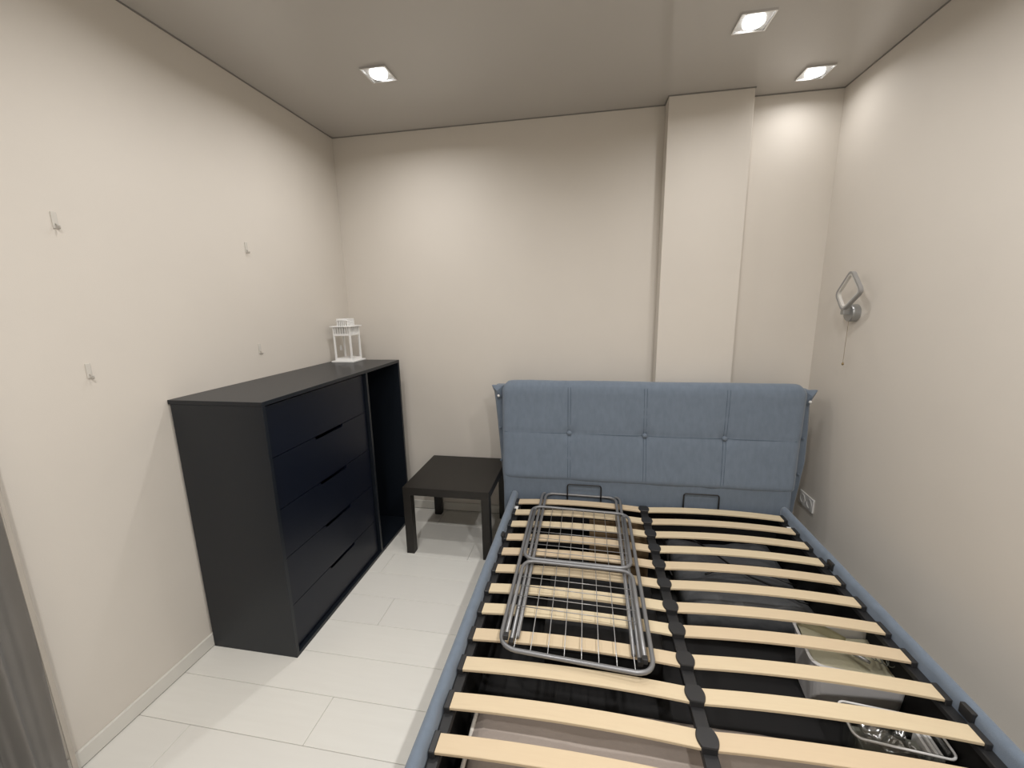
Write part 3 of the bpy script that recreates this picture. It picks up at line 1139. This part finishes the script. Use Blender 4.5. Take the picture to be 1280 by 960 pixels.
build('ring', ring_band(ca, 0.028, 0.0, 0.010, -0.072, -0.054), 'ring_grey', wl)
build('diffuser', ring_band(ca, 0.028, 0.0102, 0.020, -0.070, -0.056), 'diffuser_off', wl)
bm = bmesh.new()
box(bm, -0.068, -0.034, -0.018, 0.010, -0.008, 0.020, bevel=0.004)
build('neck', bm, 'chrome_soft', wl)
bm = bmesh.new()
tube(bm, [(-0.028, 0.0, -0.036), (-0.029, 0.0, -0.15), (-0.030, -0.002, -0.262)], 0.0013, 6)
pc = build('pull_cord', bm, 'cord', wl)
bm = bmesh.new()
lathe(bm, [(0.0015, 0.006), (0.005, 0.0), (0.006, -0.006), (0.001, -0.011)], 10, (-0.030, -0.002, -0.262))
build('bead', bm, 'brass', pc, smooth=True)

# ------------------------------------------------------------------ double socket
so = thing('wall_socket', 'white double wall socket on the right wall beside the headboard', 'socket', (W, -0.148, 0.312))
build('frame', bbox(-0.010, 0, -0.080, 0.080, -0.042, 0.042, bevel=0.003), 'white_plastic', so)
for s in (-1, 1):
    bm = bmesh.new()
    lathe(bm, [(0.031, -0.0102), (0.031, -0.0125), (0.0225, -0.0125), (0.021, -0.002), (0.001, -0.002)], 28, (0, s * 0.0385, 0), 'x')
    od = build('outlet', bm, 'white_plastic', so)
    for q in (-1, 1):
        bm = bmesh.new()
        lathe(bm, [(0.0026, -0.0028), (0.0026, -0.0021)], 10, (0, s * 0.0385 + q * 0.0095, 0), 'x')
        build('pin_hole', bm, 'socket_dark', od)

# ------------------------------------------------------------------ adhesive hooks on the left wall
hooks = [(-1.654, 1.846, 'upper'), (-1.652, 1.349, 'lower'), (-0.873, 1.855, 'upper'), (-0.876, 1.340, 'lower')]
for i, (y, z, ul) in enumerate(hooks):
    where = 'near the curtain end of the left wall' if i < 2 else 'above the dresser on the left wall'
    hk = thing('adhesive_hook', ul + ' small pale adhesive hook ' + where, 'hook', (0, y, z), group='adhesive hooks on the left wall')
    build('strip', bbox(0, 0.0035, -0.008, 0.008, -0.026, 0.026, bevel=0.0015), 'clear_hook', hk)
    bm = bmesh.new()
    tube(bm, rounded([(0.003, 0, -0.012), (0.009, 0, -0.016), (0.009, 0, -0.027), (0.017, 0, -0.027), (0.017, 0, -0.018)], 0.003, closed=False, seg=3), 0.0024, 6)
    build('hook', bm, 'hook_shade', hk, smooth=True)

# ------------------------------------------------------------------ curtain at the left edge
ct = thing('curtain', 'floor-length grey pleated curtain along the left wall nearest the camera', 'curtain', (0.07, -2.3, 0))
bm = bmesh.new()
ny, nz = 240, 14
g = []
for i in range(ny + 1):
    y = -1.985 - 0.80 * i / ny
    row = []
    for j in range(nz + 1):
        z = 0.012 + 2.60 * j / nz
        ph = (y + 1.985) * 2 * PI / 0.088
        amp = 0.028 * (0.85 + 0.25 * math.sin(y * 7.3))
        x = 0.058 + amp * math.sin(ph + 0.35 * math.sin(z * 1.3)) + 0.006 * math.sin(ph * 2.3 + z)
        row.append(bm.verts.new((x - 0.07, y + 2.3 + 0.01 * math.sin(ph * 0.5 + z * 1.1), z)))
    g.append(row)
for i in range(ny):
    for j in range(nz):
        bm.faces.new((g[i][j], g[i + 1][j], g[i + 1][j + 1], g[i][j + 1]))
bmesh.ops.solidify(bm, geom=bm.faces[:], thickness=0.0018)
build('cloth', bm, 'curtain', ct, smooth=True)
bm = bmesh.new()
box(bm, 0.062 - 0.07, 0.068 - 0.07, -1.979 + 2.3, -1.966 + 2.3, 0.012, 2.612, bevel=0.002)
build('side_hem', bm, 'curtain_hem', ct)
bm = bmesh.new()
box(bm, 0.030 - 0.07, 0.095 - 0.07, -2.80 + 2.3, -1.955 + 2.3, 2.612, H - 0.0055)
build('track', bm, 'white_metal', ct)
